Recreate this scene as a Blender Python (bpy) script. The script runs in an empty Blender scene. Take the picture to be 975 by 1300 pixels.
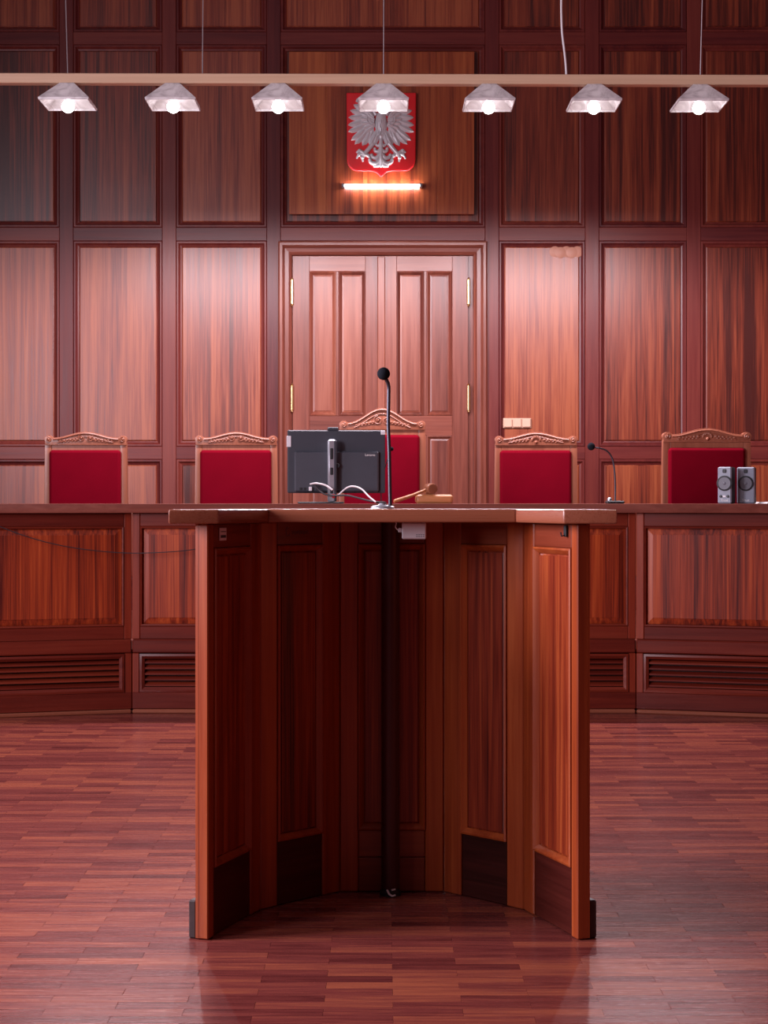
import bpy, bmesh, math, random
from mathutils import Vector, Matrix
random.seed(7)
PI = math.pi
scene = bpy.context.scene
COL = scene.collection

# ------------------------------------------------------------------ camera
F = 2100.0                      # focal length in photo pixels (975 x 1300)
EYE = 1.11
cam_d = bpy.data.cameras.new('camera')
cam_d.sensor_fit = 'VERTICAL'; cam_d.sensor_height = 36.0
cam_d.lens = 36.0 * F / 1300.0
cam_d.shift_y = -12.0 / 1300.0
cam_d.clip_start = 0.05; cam_d.clip_end = 100
cam = bpy.data.objects.new('camera', cam_d); COL.objects.link(cam)
cam.location = (0, 0, EYE); cam.rotation_euler = (PI / 2, 0, 0)
scene.camera = cam

# ------------------------------------------------------------------ world, daylight, exposure
w = bpy.data.worlds.new('world'); scene.world = w; w.use_nodes = True
w.node_tree.nodes['Background'].inputs[0].default_value = (0.62, 0.72, 1.0, 1)
w.node_tree.nodes['Background'].inputs[1].default_value = 0.3
scene.view_settings.view_transform = 'Standard'
scene.view_settings.look = 'None'
scene.view_settings.gamma = 1.0
scene.view_settings.use_curve_mapping = False
scene.view_settings.exposure = 0.38

ROOM_X = 4.3; ROOM_Y0 = -4.0; WALL_Y = 12.0; CEIL = 5.6; DAIS = 0.33
WIN_Z0, WIN_Z1 = 1.25, 3.75
WINDOWS = [(0.2, 1.7), (2.9, 4.4), (5.9, 7.4)]
WIN_POWER = [120, 355, 50]
BULB = 14.0
LAMP_W = 82.0
for (a, b), pw in zip(WINDOWS, WIN_POWER):      # daylight entering at each tall window of the left wall
    L = bpy.data.lights.new('window_daylight', 'AREA'); L.shape = 'RECTANGLE'
    L.size = b - a - 0.1; L.size_y = WIN_Z1 - WIN_Z0 - 0.1; L.energy = pw; L.color = (0.95, 0.86, 0.98)
    o = bpy.data.objects.new('window_daylight', L); COL.objects.link(o)
    o.location = (-ROOM_X + 0.03, (a + b) / 2, (WIN_Z0 + WIN_Z1) / 2)
    o.rotation_euler = (PI / 2, 0, -PI / 2)

# ------------------------------------------------------------------ measuring helpers
def PX(px, d): return (px - 487.5) * d / F
def PZ(py, d): return EYE + (638.0 - py) * d / F

# ------------------------------------------------------------------ materials
def new_mat(name):
    m = bpy.data.materials.new(name); m.use_nodes = True
    nt = m.node_tree; nt.nodes.clear()
    out = nt.nodes.new('ShaderNodeOutputMaterial')
    b = nt.nodes.new('ShaderNodeBsdfPrincipled')
    nt.links.new(b.outputs[0], out.inputs[0])
    return m, nt, b
def N(nt, t, **kw):
    n = nt.nodes.new(t)
    for k, v in kw.items(): setattr(n, k, v)
    return n
def plain(name, col, rough=0.5, metal=0.0, spec=0.5, noise=0.08, nscale=30, bump=0.0, coat=0.0):
    m, nt, b = new_mat(name)
    tc = N(nt, 'ShaderNodeTexCoord')
    ns = N(nt, 'ShaderNodeTexNoise'); ns.inputs['Scale'].default_value = nscale; ns.inputs['Detail'].default_value = 4
    nt.links.new(tc.outputs['Object'], ns.inputs['Vector'])
    mr = N(nt, 'ShaderNodeMapRange'); mr.inputs[3].default_value = 1 - noise; mr.inputs[4].default_value = 1 + noise
    nt.links.new(ns.outputs['Fac'], mr.inputs[0])
    mx = N(nt, 'ShaderNodeVectorMath', operation='SCALE'); mx.inputs[0].default_value = col[:3]
    nt.links.new(mr.outputs[0], mx.inputs['Scale'])
    nt.links.new(mx.outputs[0], b.inputs['Base Color'])
    b.inputs['Roughness'].default_value = rough; b.inputs['Metallic'].default_value = metal
    b.inputs['Specular IOR Level'].default_value = spec; b.inputs['Coat Weight'].default_value = coat
    if bump:
        bp = N(nt, 'ShaderNodeBump'); bp.inputs['Strength'].default_value = bump; bp.inputs['Distance'].default_value = 0.002
        nt.links.new(ns.outputs['Fac'], bp.inputs['Height']); nt.links.new(bp.outputs[0], b.inputs['Normal'])
    return m
def emit(name, col, strength):
    m, nt, b = new_mat(name)
    b.inputs['Base Color'].default_value = (0.8, 0.8, 0.8, 1)
    b.inputs['Emission Color'].default_value = (*col, 1); b.inputs['Emission Strength'].default_value = strength
    return m

def wood(name, dark, mid, light, axis='Z', across=22, along=0.7, rough=0.33, strip=0.0, tone=0.25, streak=1.0, coat=0.15, spec=0.5, relief=0.12):
    """Streaky lacquered hardwood; grain runs along the object's own axis."""
    m, nt, b = new_mat(name)
    lk = nt.links.new
    tc = N(nt, 'ShaderNodeTexCoord'); oi = N(nt, 'ShaderNodeObjectInfo')
    at = N(nt, 'ShaderNodeAttribute'); at.attribute_name = 'tone'
    sm = N(nt, 'ShaderNodeMath', operation='ADD'); lk(oi.outputs['Random'], sm.inputs[0]); lk(at.outputs['Fac'], sm.inputs[1])
    fr = N(nt, 'ShaderNodeMath', operation='FRACT'); lk(sm.outputs[0], fr.inputs[0])
    off = N(nt, 'ShaderNodeMath', operation='MULTIPLY'); lk(fr.outputs[0], off.inputs[0]); off.inputs[1].default_value = 63.0
    cmb = N(nt, 'ShaderNodeCombineXYZ')
    for i in range(3): lk(off.outputs[0], cmb.inputs[i])
    add = N(nt, 'ShaderNodeVectorMath', operation='ADD'); lk(tc.outputs['Object'], add.inputs[0]); lk(cmb.outputs[0], add.inputs[1])
    sc = {'X': (along, across, across), 'Y': (across, along, across), 'Z': (across, across, along)}[axis]
    def grain(mult, detail, dist):
        mp = N(nt, 'ShaderNodeVectorMath', operation='MULTIPLY')
        lk(add.outputs[0], mp.inputs[0]); mp.inputs[1].default_value = tuple(s * mult for s in sc)
        n = N(nt, 'ShaderNodeTexNoise'); n.inputs['Scale'].default_value = 1.0
        n.inputs['Detail'].default_value = detail; n.inputs['Roughness'].default_value = 0.6; n.inputs['Distortion'].default_value = dist
        lk(mp.outputs[0], n.inputs['Vector']); return n
    g1 = grain(1.0, 5, 0.6); g2 = grain(4.3, 3, 0.2); g3 = grain(0.22, 2, 0.3)
    def math2(op, a, bb):
        n = N(nt, 'ShaderNodeMath', operation=op)
        for i, v in enumerate((a, bb)):
            if hasattr(v, 'links'): lk(v, n.inputs[i])
            else: n.inputs[i].default_value = v
        return n.outputs[0]
    v = math2('MULTIPLY', math2('SUBTRACT', g1.outputs['Fac'], 0.5), 1.5 * streak)
    v = math2('ADD', v, math2('MULTIPLY', math2('SUBTRACT', g2.outputs['Fac'], 0.5), 0.9 * streak))
    v = math2('ADD', v, math2('MULTIPLY', math2('SUBTRACT', g3.outputs['Fac'], 0.5), 0.5))
    v = math2('ADD', v, math2('MULTIPLY', math2('SUBTRACT', fr.outputs[0], 0.5), tone * 2))
    if strip:
        sep = N(nt, 'ShaderNodeSeparateXYZ'); lk(add.outputs[0], sep.inputs[0])
        fl = math2('FLOOR', math2('MULTIPLY', sep.outputs[0 if axis == 'Z' else 2], strip), 0)
        wn = N(nt, 'ShaderNodeTexWhiteNoise', noise_dimensions='1D'); lk(fl, wn.inputs['W'])
        v = math2('ADD', v, math2('MULTIPLY', math2('SUBTRACT', wn.outputs['Value'], 0.5), 0.26))
    v = math2('ADD', v, 0.5)
    cr = N(nt, 'ShaderNodeValToRGB'); e = cr.color_ramp.elements
    e[0].position = 0.08; e[0].color = (*dark, 1); e[1].position = 0.95; e[1].color = (*light, 1)
    k = cr.color_ramp.elements.new(0.5); k.color = (*mid, 1)
    lk(v, cr.inputs[0]); lk(cr.outputs[0], b.inputs['Base Color'])
    rr = N(nt, 'ShaderNodeMapRange'); rr.inputs[3].default_value = rough - 0.06; rr.inputs[4].default_value = rough + 0.08
    lk(g2.outputs['Fac'], rr.inputs[0]); lk(rr.outputs[0], b.inputs['Roughness'])
    b.inputs['Coat Weight'].default_value = coat; b.inputs['Coat Roughness'].default_value = 0.25
    b.inputs['Specular IOR Level'].default_value = spec
    bp = N(nt, 'ShaderNodeBump'); bp.inputs['Strength'].default_value = relief; bp.inputs['Distance'].default_value = 0.0015
    lk(g2.outputs['Fac'], bp.inputs['Height']); lk(bp.outputs[0], b.inputs['Normal'])
    return m

D_, M_, L_ = (0.06, 0.008, 0.005), (0.20, 0.031, 0.012), (0.34, 0.080, 0.028)
W = {}
W['panel'] = wood('wall_veneer', D_, M_, L_, 'Z', 24, 0.55, 0.34, strip=7, coat=0.0, spec=0.75, streak=1.25)
W['stile'] = wood('wall_stile', (0.075, 0.010, 0.012), (0.14, 0.022, 0.018), (0.205, 0.040, 0.027), 'Z', 14, 0.5, 0.36, streak=0.7, coat=0.0, spec=0.4)
W['rail'] = wood('wall_rail', (0.075, 0.010, 0.012), (0.14, 0.022, 0.018), (0.205, 0.040, 0.027), 'X', 14, 0.5, 0.36, streak=0.7, coat=0.0, spec=0.4)
W['door_v'] = wood('door_wood_upright', (0.11, 0.026, 0.018), (0.215, 0.056, 0.034), (0.33, 0.105, 0.062), 'Z', 12, 0.5, 0.33, streak=0.8)
W['door_h'] = wood('door_wood_cross', (0.11, 0.026, 0.018), (0.205, 0.052, 0.032), (0.31, 0.095, 0.058), 'X', 12, 0.5, 0.33, streak=0.8)
W['emblem_board'] = wood('emblem_board_veneer', (0.10, 0.014, 0.006), (0.27, 0.052, 0.015), (0.42, 0.11, 0.03), 'Z', 17, 0.5, 0.33, strip=5)
W['bench_p'] = wood('bench_veneer', (0.06, 0.004, 0.003), (0.26, 0.030, 0.007), (0.46, 0.080, 0.017), 'Z', 30, 0.5, 0.34, strip=9, tone=0.08)
W['bench_v'] = wood('bench_upright', (0.10, 0.010, 0.005), (0.19, 0.022, 0.008), (0.28, 0.042, 0.015), 'Z', 14, 0.5, 0.33, streak=0.7)
W['bench_h'] = wood('bench_cross', (0.065, 0.006, 0.004), (0.125, 0.014, 0.007), (0.19, 0.027, 0.012), 'X', 14, 0.5, 0.33, streak=0.7, coat=0.0, spec=0.35)
W['worktop'] = wood('worktop_wood', (0.11, 0.028, 0.020), (0.18, 0.048, 0.033), (0.25, 0.075, 0.05), 'X', 16, 0.5, 0.30, streak=0.7)
W['lect_p'] = wood('lectern_veneer', (0.045, 0.004, 0.003), (0.21, 0.024, 0.008), (0.42, 0.085, 0.022), 'Z', 46, 0.8, 0.33, strip=0, tone=0.1)
W['lect_v'] = wood('lectern_upright', (0.16, 0.018, 0.006), (0.30, 0.050, 0.012), (0.46, 0.105, 0.025), 'Z', 20, 0.6, 0.32, streak=0.7, tone=0.1)
W['lect_h'] = wood('lectern_cross', (0.11, 0.016, 0.007), (0.19, 0.032, 0.013), (0.29, 0.062, 0.022), 'X', 20, 0.6, 0.32, streak=0.7, tone=0.1)
W['lect_top'] = wood('lectern_board', (0.15, 0.038, 0.02), (0.25, 0.072, 0.038), (0.36, 0.12, 0.06), 'X', 24, 0.7, 0.27, streak=0.3, coat=0.3, relief=0.02)
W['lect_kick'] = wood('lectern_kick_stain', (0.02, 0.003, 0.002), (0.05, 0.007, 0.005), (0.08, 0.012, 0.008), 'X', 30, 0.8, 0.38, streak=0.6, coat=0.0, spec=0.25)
W['lect_pole'] = wood('lectern_pole_stain', (0.03, 0.005, 0.006), (0.06, 0.010, 0.012), (0.09, 0.018, 0.018), 'Z', 30, 0.6, 0.35, streak=0.5)
W['chair'] = wood('chair_oak', (0.20, 0.058, 0.032), (0.30, 0.096, 0.054), (0.40, 0.145, 0.082), 'Z', 26, 0.8, 0.36, streak=0.6, tone=0.12)
W['gavel'] = wood('gavel_oak', (0.30, 0.10, 0.04), (0.45, 0.17, 0.065), (0.58, 0.25, 0.10), 'X', 40, 2, 0.36, streak=0.6)
W['gavel_dark'] = wood('gavel_walnut', (0.10, 0.03, 0.015), (0.18, 0.06, 0.03), (0.26, 0.09, 0.045), 'X', 60, 3, 0.3, streak=0.8)
W['plank'] = wood('parquet_block', (0.09, 0.016, 0.016), (0.185, 0.039, 0.033), (0.34, 0.088, 0.046), 'X', 40, 2.2, 0.25, tone=0.27, streak=0.8, coat=0.0, spec=0.32)
W['bar'] = wood('lamp_bar_wood', (0.48, 0.29, 0.18), (0.58, 0.37, 0.24), (0.68, 0.46, 0.31), 'X', 20, 0.4, 0.4, streak=0.6, tone=0)
M = {}
M['grout'] = plain('parquet_joint', (0.05, 0.02, 0.015), 0.8)
M['velvet'] = plain('red_velvet', (0.15, 0.0004, 0.008), 0.9, spec=0.05, noise=0.12, nscale=9, bump=0.1)
M['brass'] = plain('brass', (0.80, 0.58, 0.28), 0.28, metal=1.0)
M['black'] = plain('black_plastic', (0.012, 0.013, 0.016), 0.5)
M['foam'] = plain('black_foam', (0.012, 0.013, 0.018), 0.95, spec=0.1, nscale=300, bump=0.6)
M['grey_case'] = plain('charcoal_plastic', (0.038, 0.042, 0.056), 0.45)
M['grey_case2'] = plain('charcoal_plastic_box', (0.048, 0.052, 0.068), 0.5)
M['silver'] = plain('silver_plastic', (0.42, 0.43, 0.48), 0.3, metal=0.6)
M['chrome'] = plain('chrome', (0.62, 0.63, 0.68), 0.2, metal=1.0)
M['spk'] = plain('speaker_front', (0.20, 0.22, 0.28), 0.4)
M['cone'] = plain('speaker_cone', (0.10, 0.10, 0.125), 0.45)
M['white'] = plain('white_plastic', (0.72, 0.70, 0.74), 0.45)
M['paper'] = plain('white_paper', (0.82, 0.80, 0.80), 0.7)
M['cream'] = plain('cream_plastic', (0.70, 0.44, 0.32), 0.35)
M['patch'] = plain('pale_filler', (0.46, 0.20, 0.13), 0.45, noise=0.1)
M['red'] = plain('red_plastic', (0.75, 0.02, 0.02), 0.4)
M['shield'] = plain('shield_red', (0.78, 0.018, 0.024), 0.33, noise=0.03, coat=0.3)
M['eagle'] = plain('silvered_relief', (0.78, 0.78, 0.80), 0.34, metal=0.25, nscale=120, noise=0.06)
M['wall'] = plain('pale_plaster', (0.70, 0.62, 0.60), 0.8, nscale=3)
M['ceil'] = plain('plaster', (0.22, 0.18, 0.18), 0.85, nscale=3)
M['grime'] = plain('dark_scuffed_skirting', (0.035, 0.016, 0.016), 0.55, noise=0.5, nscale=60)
M['chalk'] = plain('chalk_scribble', (0.16, 0.09, 0.10), 0.8)
M['cable_dark'] = plain('dark_cable', (0.03, 0.02, 0.025), 0.5)
M['cable_white'] = plain('white_cable', (0.75, 0.70, 0.72), 0.45)
M['wire'] = plain('steel_wire', (0.55, 0.50, 0.52), 0.35, metal=0.7)
M['stem'] = plain('gooseneck_metal', (0.07, 0.066, 0.085), 0.35, metal=0.7)
M['frame_white'] = plain('window_paint', (0.78, 0.76, 0.74), 0.5)
M['bulb'] = emit('lit_bulb', (1.0, 0.965, 0.985), BULB)
M['tube'] = emit('lit_tube', (0.95, 0.93, 0.98), 60.0)

def glass_shade():
    m = bpy.data.materials.new('frosted_glass'); m.use_nodes = True
    nt = m.node_tree; nt.nodes.clear(); lk = nt.links.new
    out = N(nt, 'ShaderNodeOutputMaterial')
    tc = N(nt, 'ShaderNodeTexCoord')
    ns = N(nt, 'ShaderNodeTexNoise'); ns.inputs['Scale'].default_value = 9; ns.inputs['Detail'].default_value = 5; ns.inputs['Distortion'].default_value = 2.5
    lk(tc.outputs['Object'], ns.inputs['Vector'])
    cr = N(nt, 'ShaderNodeValToRGB'); e = cr.color_ramp.elements
    e[0].position = 0.35; e[0].color = (0.62, 0.56, 0.57, 1); e[1].position = 0.65; e[1].color = (0.88, 0.83, 0.84, 1)
    lk(ns.outputs['Fac'], cr.inputs[0])
    tr = N(nt, 'ShaderNodeBsdfTranslucent'); df = N(nt, 'ShaderNodeBsdfDiffuse'); gl = N(nt, 'ShaderNodeBsdfGlossy')
    gl.inputs['Roughness'].default_value = 0.25
    lk(cr.outputs[0], tr.inputs[0]); lk(cr.outputs[0], df.inputs[0])
    m1 = N(nt, 'ShaderNodeMixShader'); m1.inputs[0].default_value = 0.72; lk(tr.outputs[0], m1.inputs[1]); lk(df.outputs[0], m1.inputs[2])
    m2 = N(nt, 'ShaderNodeMixShader'); m2.inputs[0].default_value = 0.06; lk(m1.outputs[0], m2.inputs[1]); lk(gl.outputs[0], m2.inputs[2])
    lk(m2.outputs[0], out.inputs[0]); return m
M['glass_shade'] = glass_shade()
def pane_glass():
    m, nt, b = new_mat('window_glass')
    b.inputs['Base Color'].default_value = (0.9, 0.95, 1, 1); b.inputs['Roughness'].default_value = 0.05
    b.inputs['Transmission Weight'].default_value = 1.0; b.inputs['IOR'].default_value = 1.45
    return m
M['pane'] = pane_glass()

# ------------------------------------------------------------------ mesh builder
class MB:
    def __init__(s): s.v = []; s.f = []
    def add(s, vs, fs):
        k = len(s.v); s.v += [tuple(p) for p in vs]; s.f += [tuple(i + k for i in f) for f in fs]; return s
    def box(s, x0, x1, y0, y1, z0, z1):
        vs = [(x, y, z) for x in (x0, x1) for y in (y0, y1) for z in (z0, z1)]
        return s.add(vs, [(0, 1, 3, 2), (4, 6, 7, 5), (0, 4, 5, 1), (2, 3, 7, 6), (0, 2, 6, 4), (1, 5, 7, 3)])
    def cbox(s, x0, x1, y0, y1, z0, z1, c=0.004):
        X = (x0, x1); Y = (y0, y1); Z = (z0, z1)
        idx = {}; vs = []
        for i in (0, 1):
            for j in (0, 1):
                for k in (0, 1):
                    ox = c if i == 0 else -c; oy = c if j == 0 else -c; oz = c if k == 0 else -c
                    for a, p in enumerate(((X[i], Y[j] + oy, Z[k] + oz), (X[i] + ox, Y[j], Z[k] + oz), (X[i] + ox, Y[j] + oy, Z[k]))):
                        idx[(i, j, k, a)] = len(vs); vs.append(p)
        fs = []
        for i in (0, 1):
            fs.append([idx[(i, 0, 0, 0)], idx[(i, 1, 0, 0)], idx[(i, 1, 1, 0)], idx[(i, 0, 1, 0)]])
            fs.append([idx[(0, i, 0, 1)], idx[(1, i, 0, 1)], idx[(1, i, 1, 1)], idx[(0, i, 1, 1)]])
            fs.append([idx[(0, 0, i, 2)], idx[(1, 0, i, 2)], idx[(1, 1, i, 2)], idx[(0, 1, i, 2)]])
        for j in (0, 1):
            for k in (0, 1):
                fs.append([idx[(0, j, k, 1)], idx[(1, j, k, 1)], idx[(1, j, k, 2)], idx[(0, j, k, 2)]])
                fs.append([idx[(j, 0, k, 0)], idx[(j, 1, k, 0)], idx[(j, 1, k, 2)], idx[(j, 0, k, 2)]])
                fs.append([idx[(j, k, 0, 0)], idx[(j, k, 1, 0)], idx[(j, k, 1, 1)], idx[(j, k, 0, 1)]])
                for i in (0, 1): fs.append([idx[(i, j, k, a)] for a in range(3)])
        return s.add(vs, fs)
    def ring(s, w, h, prof, cx=0, cz=0):
        """mitred rectangular moulding; prof = [(inset, y)]"""
        vs = []; n = len(prof)
        for u, y in prof:
            a, b = w / 2 - u, h / 2 - u
            vs += [(cx - a, y, cz - b), (cx + a, y, cz - b), (cx + a, y, cz + b), (cx - a, y, cz + b)]
        fs = []
        for i in range(n):
            j = (i + 1) % n
            for k in range(4):
                l = (k + 1) % 4
                fs.append((i * 4 + k, i * 4 + l, j * 4 + l, j * 4 + k))
        return s.add(vs, fs)
    def raised(s, w, h, bev, yf, ye, yb, cx=0, cz=0):
        """raised panel: flat field at yf, bevel falling to ye at the edge, back at yb"""
        vs = []
        for a, b, y in ((w / 2, h / 2, yb), (w / 2, h / 2, ye), (w / 2 - bev, h / 2 - bev, yf + 0.003), (w / 2 - bev, h / 2 - bev, yf)):
            vs += [(cx - a, y, cz - b), (cx + a, y, cz - b), (cx + a, y, cz + b), (cx - a, y, cz + b)]
        fs = [(0, 1, 2, 3), (12, 13, 14, 15)]
        for i in range(3):
            for k in range(4):
                l = (k + 1) % 4; fs.append((i * 4 + k, i * 4 + l, i * 4 + 4 + l, i * 4 + 4 + k))
        return s.add(vs, fs)
    def prism(s, pts, y0, y1, plane='XZ'):
        n = len(pts)
        if plane == 'XZ': vs = [(p[0], y0, p[1]) for p in pts] + [(p[0], y1, p[1]) for p in pts]
        else: vs = [(p[0], p[1], y0) for p in pts] + [(p[0], p[1], y1) for p in pts]
        fs = [tuple(range(n)), tuple(range(2 * n - 1, n - 1, -1))] + [(i, (i + 1) % n, n + (i + 1) % n, n + i) for i in range(n)]
        return s.add(vs, fs)
    def tube(s, path, r, n=8, caps=True):
        P = [Vector(p) for p in path]; m = len(P)
        R = r if isinstance(r, (list, tuple)) else [r] * m
        vs = []; up = None
        for i in range(m):
            t = (P[min(i + 1, m - 1)] - P[max(i - 1, 0)]).normalized()
            if up is None:
                up = Vector((0, 0, 1)) if abs(t.z) < 0.9 else Vector((1, 0, 0))
            a = t.cross(up).normalized(); bb = a.cross(t).normalized(); up = bb
            for k in range(n):
                an = 2 * PI * k / n; vs.append(P[i] + (a * math.cos(an) + bb * math.sin(an)) * R[i])
        fs = [(i * n + k, i * n + (k + 1) % n, (i + 1) * n + (k + 1) % n, (i + 1) * n + k) for i in range(m - 1) for k in range(n)]
        if caps: fs += [tuple(range(n)), tuple(range((m - 1) * n, m * n))]
        return s.add(vs, fs)
    def lathe(s, prof, axis='Z', n=24, c=(0, 0, 0)):
        vs = []; fs = []; m = len(prof)
        for r, h in prof:
            for k in range(n):
                a = 2 * PI * k / n; p = (r * math.cos(a), r * math.sin(a), h)
                if axis == 'Y': p = (p[0], p[2], p[1])
                if axis == 'X': p = (p[2], p[0], p[1])
                vs.append((p[0] + c[0], p[1] + c[1], p[2] + c[2]))
        for i in range(m - 1):
            for k in range(n): fs.append((i * n + k, i * n + (k + 1) % n, (i + 1) * n + (k + 1) % n, (i + 1) * n + k))
        fs += [tuple(range(n)), tuple(range((m - 1) * n, m * n))]
        return s.add(vs, fs)
    def ball(s, c, r, n=16, sq=(1, 1, 1)):
        m = n // 2
        prof = [(max(r * math.sin(PI * i / m), r * 0.01), -r * math.cos(PI * i / m)) for i in range(m + 1)]
        k = len(s.v); s.lathe(prof, 'Z', n)
        for i in range(k, len(s.v)):
            p = s.v[i]; s.v[i] = (p[0] * sq[0] + c[0], p[1] * sq[1] + c[1], p[2] * sq[2] + c[2])
        return s
    def mesh(s, name, mat=None, smooth=30, bevel=0.0, bsegs=2):
        me = bpy.data.meshes.new(name); me.from_pydata(s.v, [], s.f)
        bm = bmesh.new(); bm.from_mesh(me)
        bmesh.ops.recalc_face_normals(bm, faces=bm.faces)
        if bevel:
            ed = [e for e in bm.edges if len(e.link_faces) == 2 and e.calc_face_angle(0) > 0.5]
            bmesh.ops.bevel(bm, geom=ed, offset=bevel, segments=bsegs, affect='EDGES', profile=0.6, clamp_overlap=True)
        bm.to_mesh(me); bm.free()
        if mat: me.materials.append(mat)
        if smooth:
            me.polygons.foreach_set('use_smooth', [True] * len(me.polygons))
            me.set_sharp_from_angle(angle=math.radians(smooth))
        return me
    def build(s, name, mat, parent=None, loc=(0, 0, 0), rz=0, **kw):
        return put(name, s.mesh(name, mat, **kw), parent, loc, rz)
def put(name, me, parent=None, loc=(0, 0, 0), rz=0):
    o = bpy.data.objects.new(name, me); COL.objects.link(o)
    o.parent = parent; o.location = loc; o.rotation_euler = (0, 0, rz); return o
def empty(name, loc=(0, 0, 0), rz=0):
    o = bpy.data.objects.new(name, None); o.empty_display_size = 0.1; COL.objects.link(o)
    o.location = loc; o.rotation_euler = (0, 0, rz); return o
def tag(o, label, cat, group=None):
    o['label'] = label; o['category'] = cat
    if group: o['group'] = group
    return o
def struct(o, label=None):
    o['kind'] = 'structure'
    if label: o['label'] = label
    return o
def smooth_path(pts, n=8):
    P = [Vector(p) for p in pts]; out = []
    for i in range(len(P) - 1):
        p0 = P[max(i - 1, 0)]; p1 = P[i]; p2 = P[i + 1]; p3 = P[min(i + 2, len(P) - 1)]
        for k in range(n):
            t = k / n
            out.append(0.5 * ((2 * p1) + (p2 - p0) * t + (2 * p0 - 5 * p1 + 4 * p2 - p3) * t * t + (3 * p1 - p0 - 3 * p2 + p3) * t ** 3))
    out.append(P[-1]); return out
def text_part(body, size, mat, parent, loc, rot=(PI / 2, 0, 0), name='lettering', depth=0.0006):
    cu = bpy.data.curves.new('lettering', 'FONT'); cu.body = body; cu.size = size; cu.extrude = depth; cu.align_x = 'CENTER'; cu.align_y = 'CENTER'
    t = bpy.data.objects.new('lettering_tmp', cu); COL.objects.link(t)
    dg = bpy.context.evaluated_depsgraph_get()
    me = bpy.data.meshes.new_from_object(t.evaluated_get(dg)); bpy.data.objects.remove(t); me.materials.clear(); me.materials.append(mat)
    o = bpy.data.objects.new(name, me); COL.objects.link(o); o.parent = parent; o.location = loc; o.rotation_euler = rot
    return o

# ------------------------------------------------------------------ floor: brick-bond parquet
floor = struct(MB().box(-ROOM_X, ROOM_X, ROOM_Y0, WALL_Y + 0.1, -0.12, -0.012).build('floor', M['grout'], smooth=0), 'reddish brown parquet floor laid in brick bond')
PL, PW, GAP = 0.305, 0.0505, 0.0005
def plank_verts(cx, cy, z0, z1, tl=0.0):
    a, b = PL / 2 - GAP / 2, PW / 2 - GAP / 2; c = 0.0004
    vs = [(cx + sx * a, cy + sy * b, z0) for sx, sy in ((-1, -1), (1, -1), (1, 1), (-1, 1))]
    vs += [(cx + sx * a, cy + sy * b, z1 - c) for sx, sy in ((-1, -1), (1, -1), (1, 1), (-1, 1))]
    vs += [(cx + sx * (a - c), cy + sy * (b - c), z1 + sy * tl) for sx, sy in ((-1, -1), (1, -1), (1, 1), (-1, 1))]
    fs = [(8, 9, 10, 11)] + [(i, (i + 1) % 4, 4 + (i + 1) % 4, 4 + i) for i in range(4)] + [(4 + i, 4 + (i + 1) % 4, 8 + (i + 1) % 4, 8 + i) for i in range(4)]
    return vs, fs
protos = [MB().add(*plank_verts(0, 0, -0.012, 0.0, tl)).mesh('parquet_block', W['plank'], smooth=0) for tl in (-0.00006, 0.0, 0.00007)]
spots = []
for j in range(int((9.0 - ROOM_Y0) / PW)):
    y = ROOM_Y0 + (j + 0.5) * PW
    sh = (j % 2) * PL / 2 + 0.02
    for i in range(-15, 16):
        x = i * PL + sh
        if abs(x) + PL / 2 < ROOM_X: spots.append((x, y))
def in_view(p):
    x, y = p
    if y < 3.5: return False
    px = 487.5 + F * x / y; hw = F * PL / 2 / y; py = 638 + F * EYE / y
    return -hw * 0.6 < px < 975 + hw * 0.6 and py < 1306
near = sorted([p for p in spots if in_view(p)], key=lambda p: p[1])[:300]
nearset = set(near)
for x, y in near:
    put('parquet_block', random.choice(protos), floor, (x, y, 0))
mb = MB(); tones = []
for p in spots:
    if p in nearset: continue
    vs, fs = plank_verts(p[0], p[1], -0.012, 0.0, random.choice((-0.00006, 0, 0.00007)))
    mb.add(vs, fs); tones += [random.random()] * len(fs)
far = mb.mesh('parquet_blocks', W['plank'], smooth=0)
at = far.attributes.new('tone', 'FLOAT', 'FACE'); at.data.foreach_set('value', tones)
fo = put('parquet_field', far, floor); fo['kind'] = 'stuff'

# ------------------------------------------------------------------ room shell
struct(MB().box(-ROOM_X - 0.2, ROOM_X + 0.2, ROOM_Y0 - 0.2, WALL_Y + 0.3, CEIL, CEIL + 0.15).build('ceiling', M['ceil'], smooth=0))
struct(MB().box(ROOM_X, ROOM_X + 0.2, ROOM_Y0, WALL_Y + 0.25, -0.1, CEIL).build('wall_right', W['stile'], smooth=0))
struct(MB().box(-ROOM_X - 0.2, ROOM_X + 0.2, ROOM_Y0 - 0.2, ROOM_Y0, -0.1, CEIL).build('wall_rear', W['stile'], smooth=0))
mb = MB(); x0, x1 = -ROOM_X - 0.3, -ROOM_X
mb.box(x0, x1, ROOM_Y0, WALL_Y + 0.25, -0.1, WIN_Z0); mb.box(x0, x1, ROOM_Y0, WALL_Y + 0.25, WIN_Z1, CEIL)
ys = [ROOM_Y0] + [v for ab in WINDOWS for v in ab] + [WALL_Y + 0.25]
for i in range(0, len(ys), 2): mb.box(x0, x1, ys[i], ys[i + 1], WIN_Z0, WIN_Z1)
struct(mb.build('wall_left', W['stile'], smooth=0))
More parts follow.
